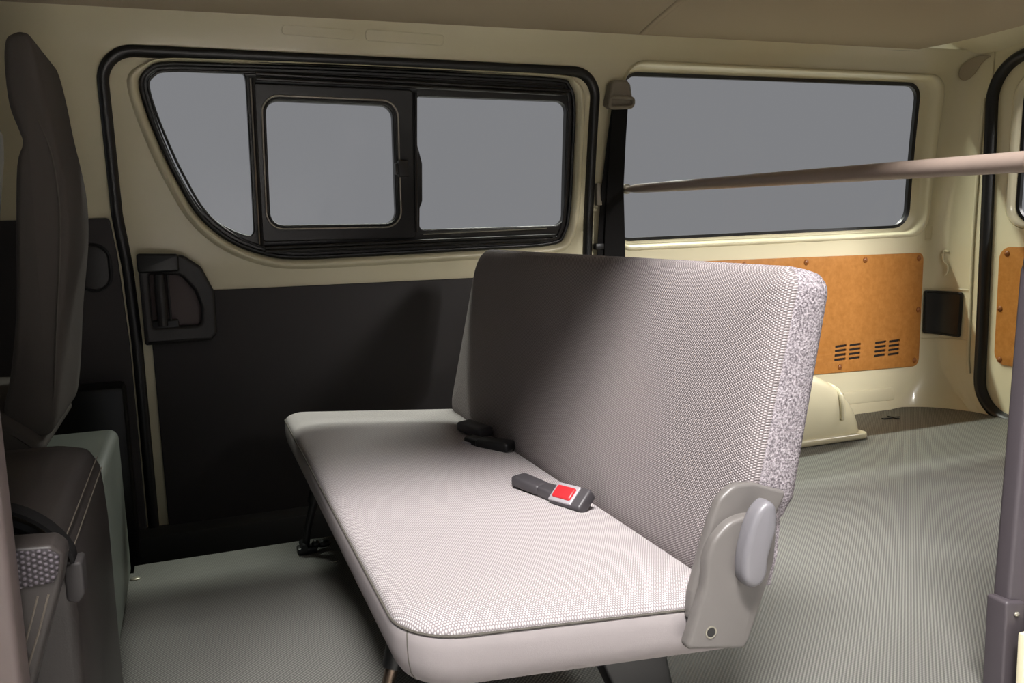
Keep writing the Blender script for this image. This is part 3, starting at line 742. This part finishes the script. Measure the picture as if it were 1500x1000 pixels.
ec = thing('engine_cover', 'charcoal vinyl engine cover box under the front seats', 'engine cover', (-.45, 1.3, 0))
hood = rpoly([(-.80, .0), (-.152, .0), (-.150, .30), (-.154, .375), (-.172, .408), (-.215, .418), (-.80, .425)], [0, .01, .1, .04, .025, .05, .01], 8)
def hood_ring(y, ins): return [Vector((p[0]+.0, y, max(p[1], .0005))) for p in offset_path(hood, -ins)]
ys = [(1.085, .012), (1.088, .004), (1.095, 0), (1.3, 0), (1.50, 0), (1.545, .005), (1.575, .022), (1.59, .05)]
obj('vinyl_cover', rings_bm([hood_ring(y, i) for y, i in ys]), 'vinyl', ec, ang=50)
for dx, dz in ((-.1545, .378), (-.160, .3955)):
    obj('stitch_line', tube_bm([(dx, y, dz-.002) for y in (1.11, 1.2, 1.3, 1.4, 1.47, 1.52)], .0009, 6), 'stitch', ec)
b = tube_bm(cat([(-.40, 1.085, .437), (-.28, 1.085, .444), (-.225, 1.085, .437), (-.185, 1.085, .415), (-.165, 1.085, .375)], 6, False), .011, 10)
obj('dark_gap', b, 'black', ec)  # black tube standing in for the dark gap along the cover's edge

cs = thing('center_seat', 'small vinyl seat block with dotted mesh top beside the left door post', 'seat', (-.40, 1.02, 0))
blk = rpoly([(-.70, .0), (-.262, .0), (-.186, .276), (-.150, .385), (-.143, .418), (-.155, .430), (-.21, .434), (-.70, .436)], [0, .01, .1, .05, .02, .01, .02, .01], 8)
obj('vinyl_block', prism_bm(blk, .985, 1.035, 'y', .006), 'vinyl', cs, ang=50)
b = prism_bm(rpoly([(-.60, .4325), (-.215, .4305), (-.158, .427), (-.147, .418), (-.154, .390), (-.60, .378)], [.01, .03, .012, .008, .008, .01]), .9825, .99, 'y', .002)
set_uv(b, lambda c: (c.x, c.z))
obj('mesh_patch', b, 'mesh', cs)
for d in (0, .010):
    obj('stitch_line', tube_bm(cat([(-.162-d, .9845, .378), (-.176-d, .9845, .335), (-.197-d, .9845, .276), (-.225-d, .9845, .18)], 5, False), .0012, 6), 'stitch', cs)

sr = tag(obj('seat_riser', box_bm(-.62, -.166, 1.60, 2.03, .0005, .335, .02, 4), 'vinyl_grey'), 'grey green riser box under the far front seat', 'seat base')

st = thing('belt_strap', 'black webbing strap with plastic tip hanging over the engine cover corner', 'strap', (-.16, 1.075, .32))
sp = cat([(-.34, 1.064, .478), (-.26, 1.064, .470), (-.205, 1.064, .454), (-.177, 1.064, .437), (-.158, 1.064, .416), (-.147, 1.064, .396), (-.1455, 1.064, .375)], 5, False)
bm = bmesh.new(); R = []
for i, p in enumerate(sp):
    a = Vector(sp[max(i-1, 0)]); c = Vector(sp[min(i+1, len(sp)-1)]); t = (c-a).normalized(); n = Vector((-t.z, 0, t.x))*-1
    q = Vector(p)
    R.append([bm.verts.new(q+Vector((0, dy, 0))+n*dn) for dy, dn in ((-.016, -.002), (.014, -.002), (.014, .002), (-.016, .002))])
for a, c in zip(R, R[1:]):
    for k in range(4): bm.faces.new((a[k], a[(k+1) % 4], c[(k+1) % 4], c[k]))
bm.faces.new(R[0]); bm.faces.new(R[-1])
obj('webbing', bm, 'belt', st, ang=40)
obj('plastic_tip', prism_bm(rpoly([(-.155, .384), (-.136, .387), (-.136, .348), (-.144, .338), (-.155, .343)], [.003, .004, .008, .005, .005]), 1.046, 1.083, 'y', .004), 'black_trim', st)

tag(obj('floor_stud', ball_bm((-.158, 1.995, .001), .011, .009, .003), 'chrome'), 'small bright stud on the floor mat beside the grey green riser', 'stud')
b = box_bm(2.33, 2.405, 2.42, 2.432, .0005, .004, .001); b = box_bm(2.37, 2.384, 2.40, 2.445, .0005, .005, .001, bm=b)
tag(obj('floor_anchor', b, 'black'), 'small dark anchor slot in the floor mat behind the wheel arch', 'anchor')

# ================================================================== LIGHT
w = bpy.data.worlds.new('World'); SC.world = w; w.use_nodes = True
bg = w.node_tree.nodes['Background']
bg.inputs['Color'].default_value = lin(127, 128, 131); bg.inputs['Strength'].default_value = 1.0

def lamp(name, loc, target, sx_, sy_, power, col=(1, .965, .945), spread=180):
    l = bpy.data.lights.new(name, 'AREA'); l.shape = 'RECTANGLE'; l.size = sx_; l.size_y = sy_; l.energy = power; l.color = col
    l.spread = math.radians(spread)
    o = bpy.data.objects.new(name, l); COL.objects.link(o); o.location = loc
    o.rotation_euler = (Vector(target)-Vector(loc)).to_track_quat('-Z', 'Y').to_euler()
    return o
lamp('ceiling_tube', (-.15, -.38, 3.15), (.95, 1.15, .4), 1.2, .34, 38, spread=60)          # over the doorway
lamp('ceiling_tube', (1.0, 3.60, 3.1), (1.0, 2.2, .2), 3.6, .08, 180, (.95, 1, .88))   # along the far side
lamp('ceiling_tube', (2.9, 5.1, 3.3), (1.5, 1.3, .0), 1.6, .10, 125, (.97, 1, .92))   # further off, far rear; added for streaks and fill on the rear floor
lamp('fill_lamp', (2.7, -2.6, 2.3), (2.45, 2.5, .75), .9, .6, 22, spread=45)   # added fill at the rear quarter, brightens the cream wall
lamp('fill_lamp', (5.2, 1.2, 2.6), (2.2, 2.2, .6), 1.5, 1.5, 120)           # added fill behind the tailgate, brightens the rear end
lamp('fill_lamp', (.6, -1.4, 3.4), (.6, -1.4, -.6), 1.6, .8, 175, spread=50)   # added above the ground by the doorway, bounces light up into the van
# ================================================================== CAMERA
cd = bpy.data.cameras.new('Camera'); cam = bpy.data.objects.new('Camera', cd); COL.objects.link(cam)
cd.sensor_width = 36; cd.lens = 30.467; cd.clip_start = .02
R0 = ((0.93581183, -0.07540745, 0.34433985), (-0.35124375, -0.11708125, 0.92893477), (-0.02973286, -0.99025537, -0.13605241))
m = Matrix.Identity(4)
for i in range(3):
    m[i][0] = R0[i][0]; m[i][1] = -R0[i][1]; m[i][2] = -R0[i][2]
m[2][3] = .75
cam.matrix_world = m
SC.camera = cam
SC.view_settings.view_transform = 'Standard'; SC.view_settings.look = 'None'
SC.view_settings.exposure = 0.0; SC.view_settings.gamma = 1.0
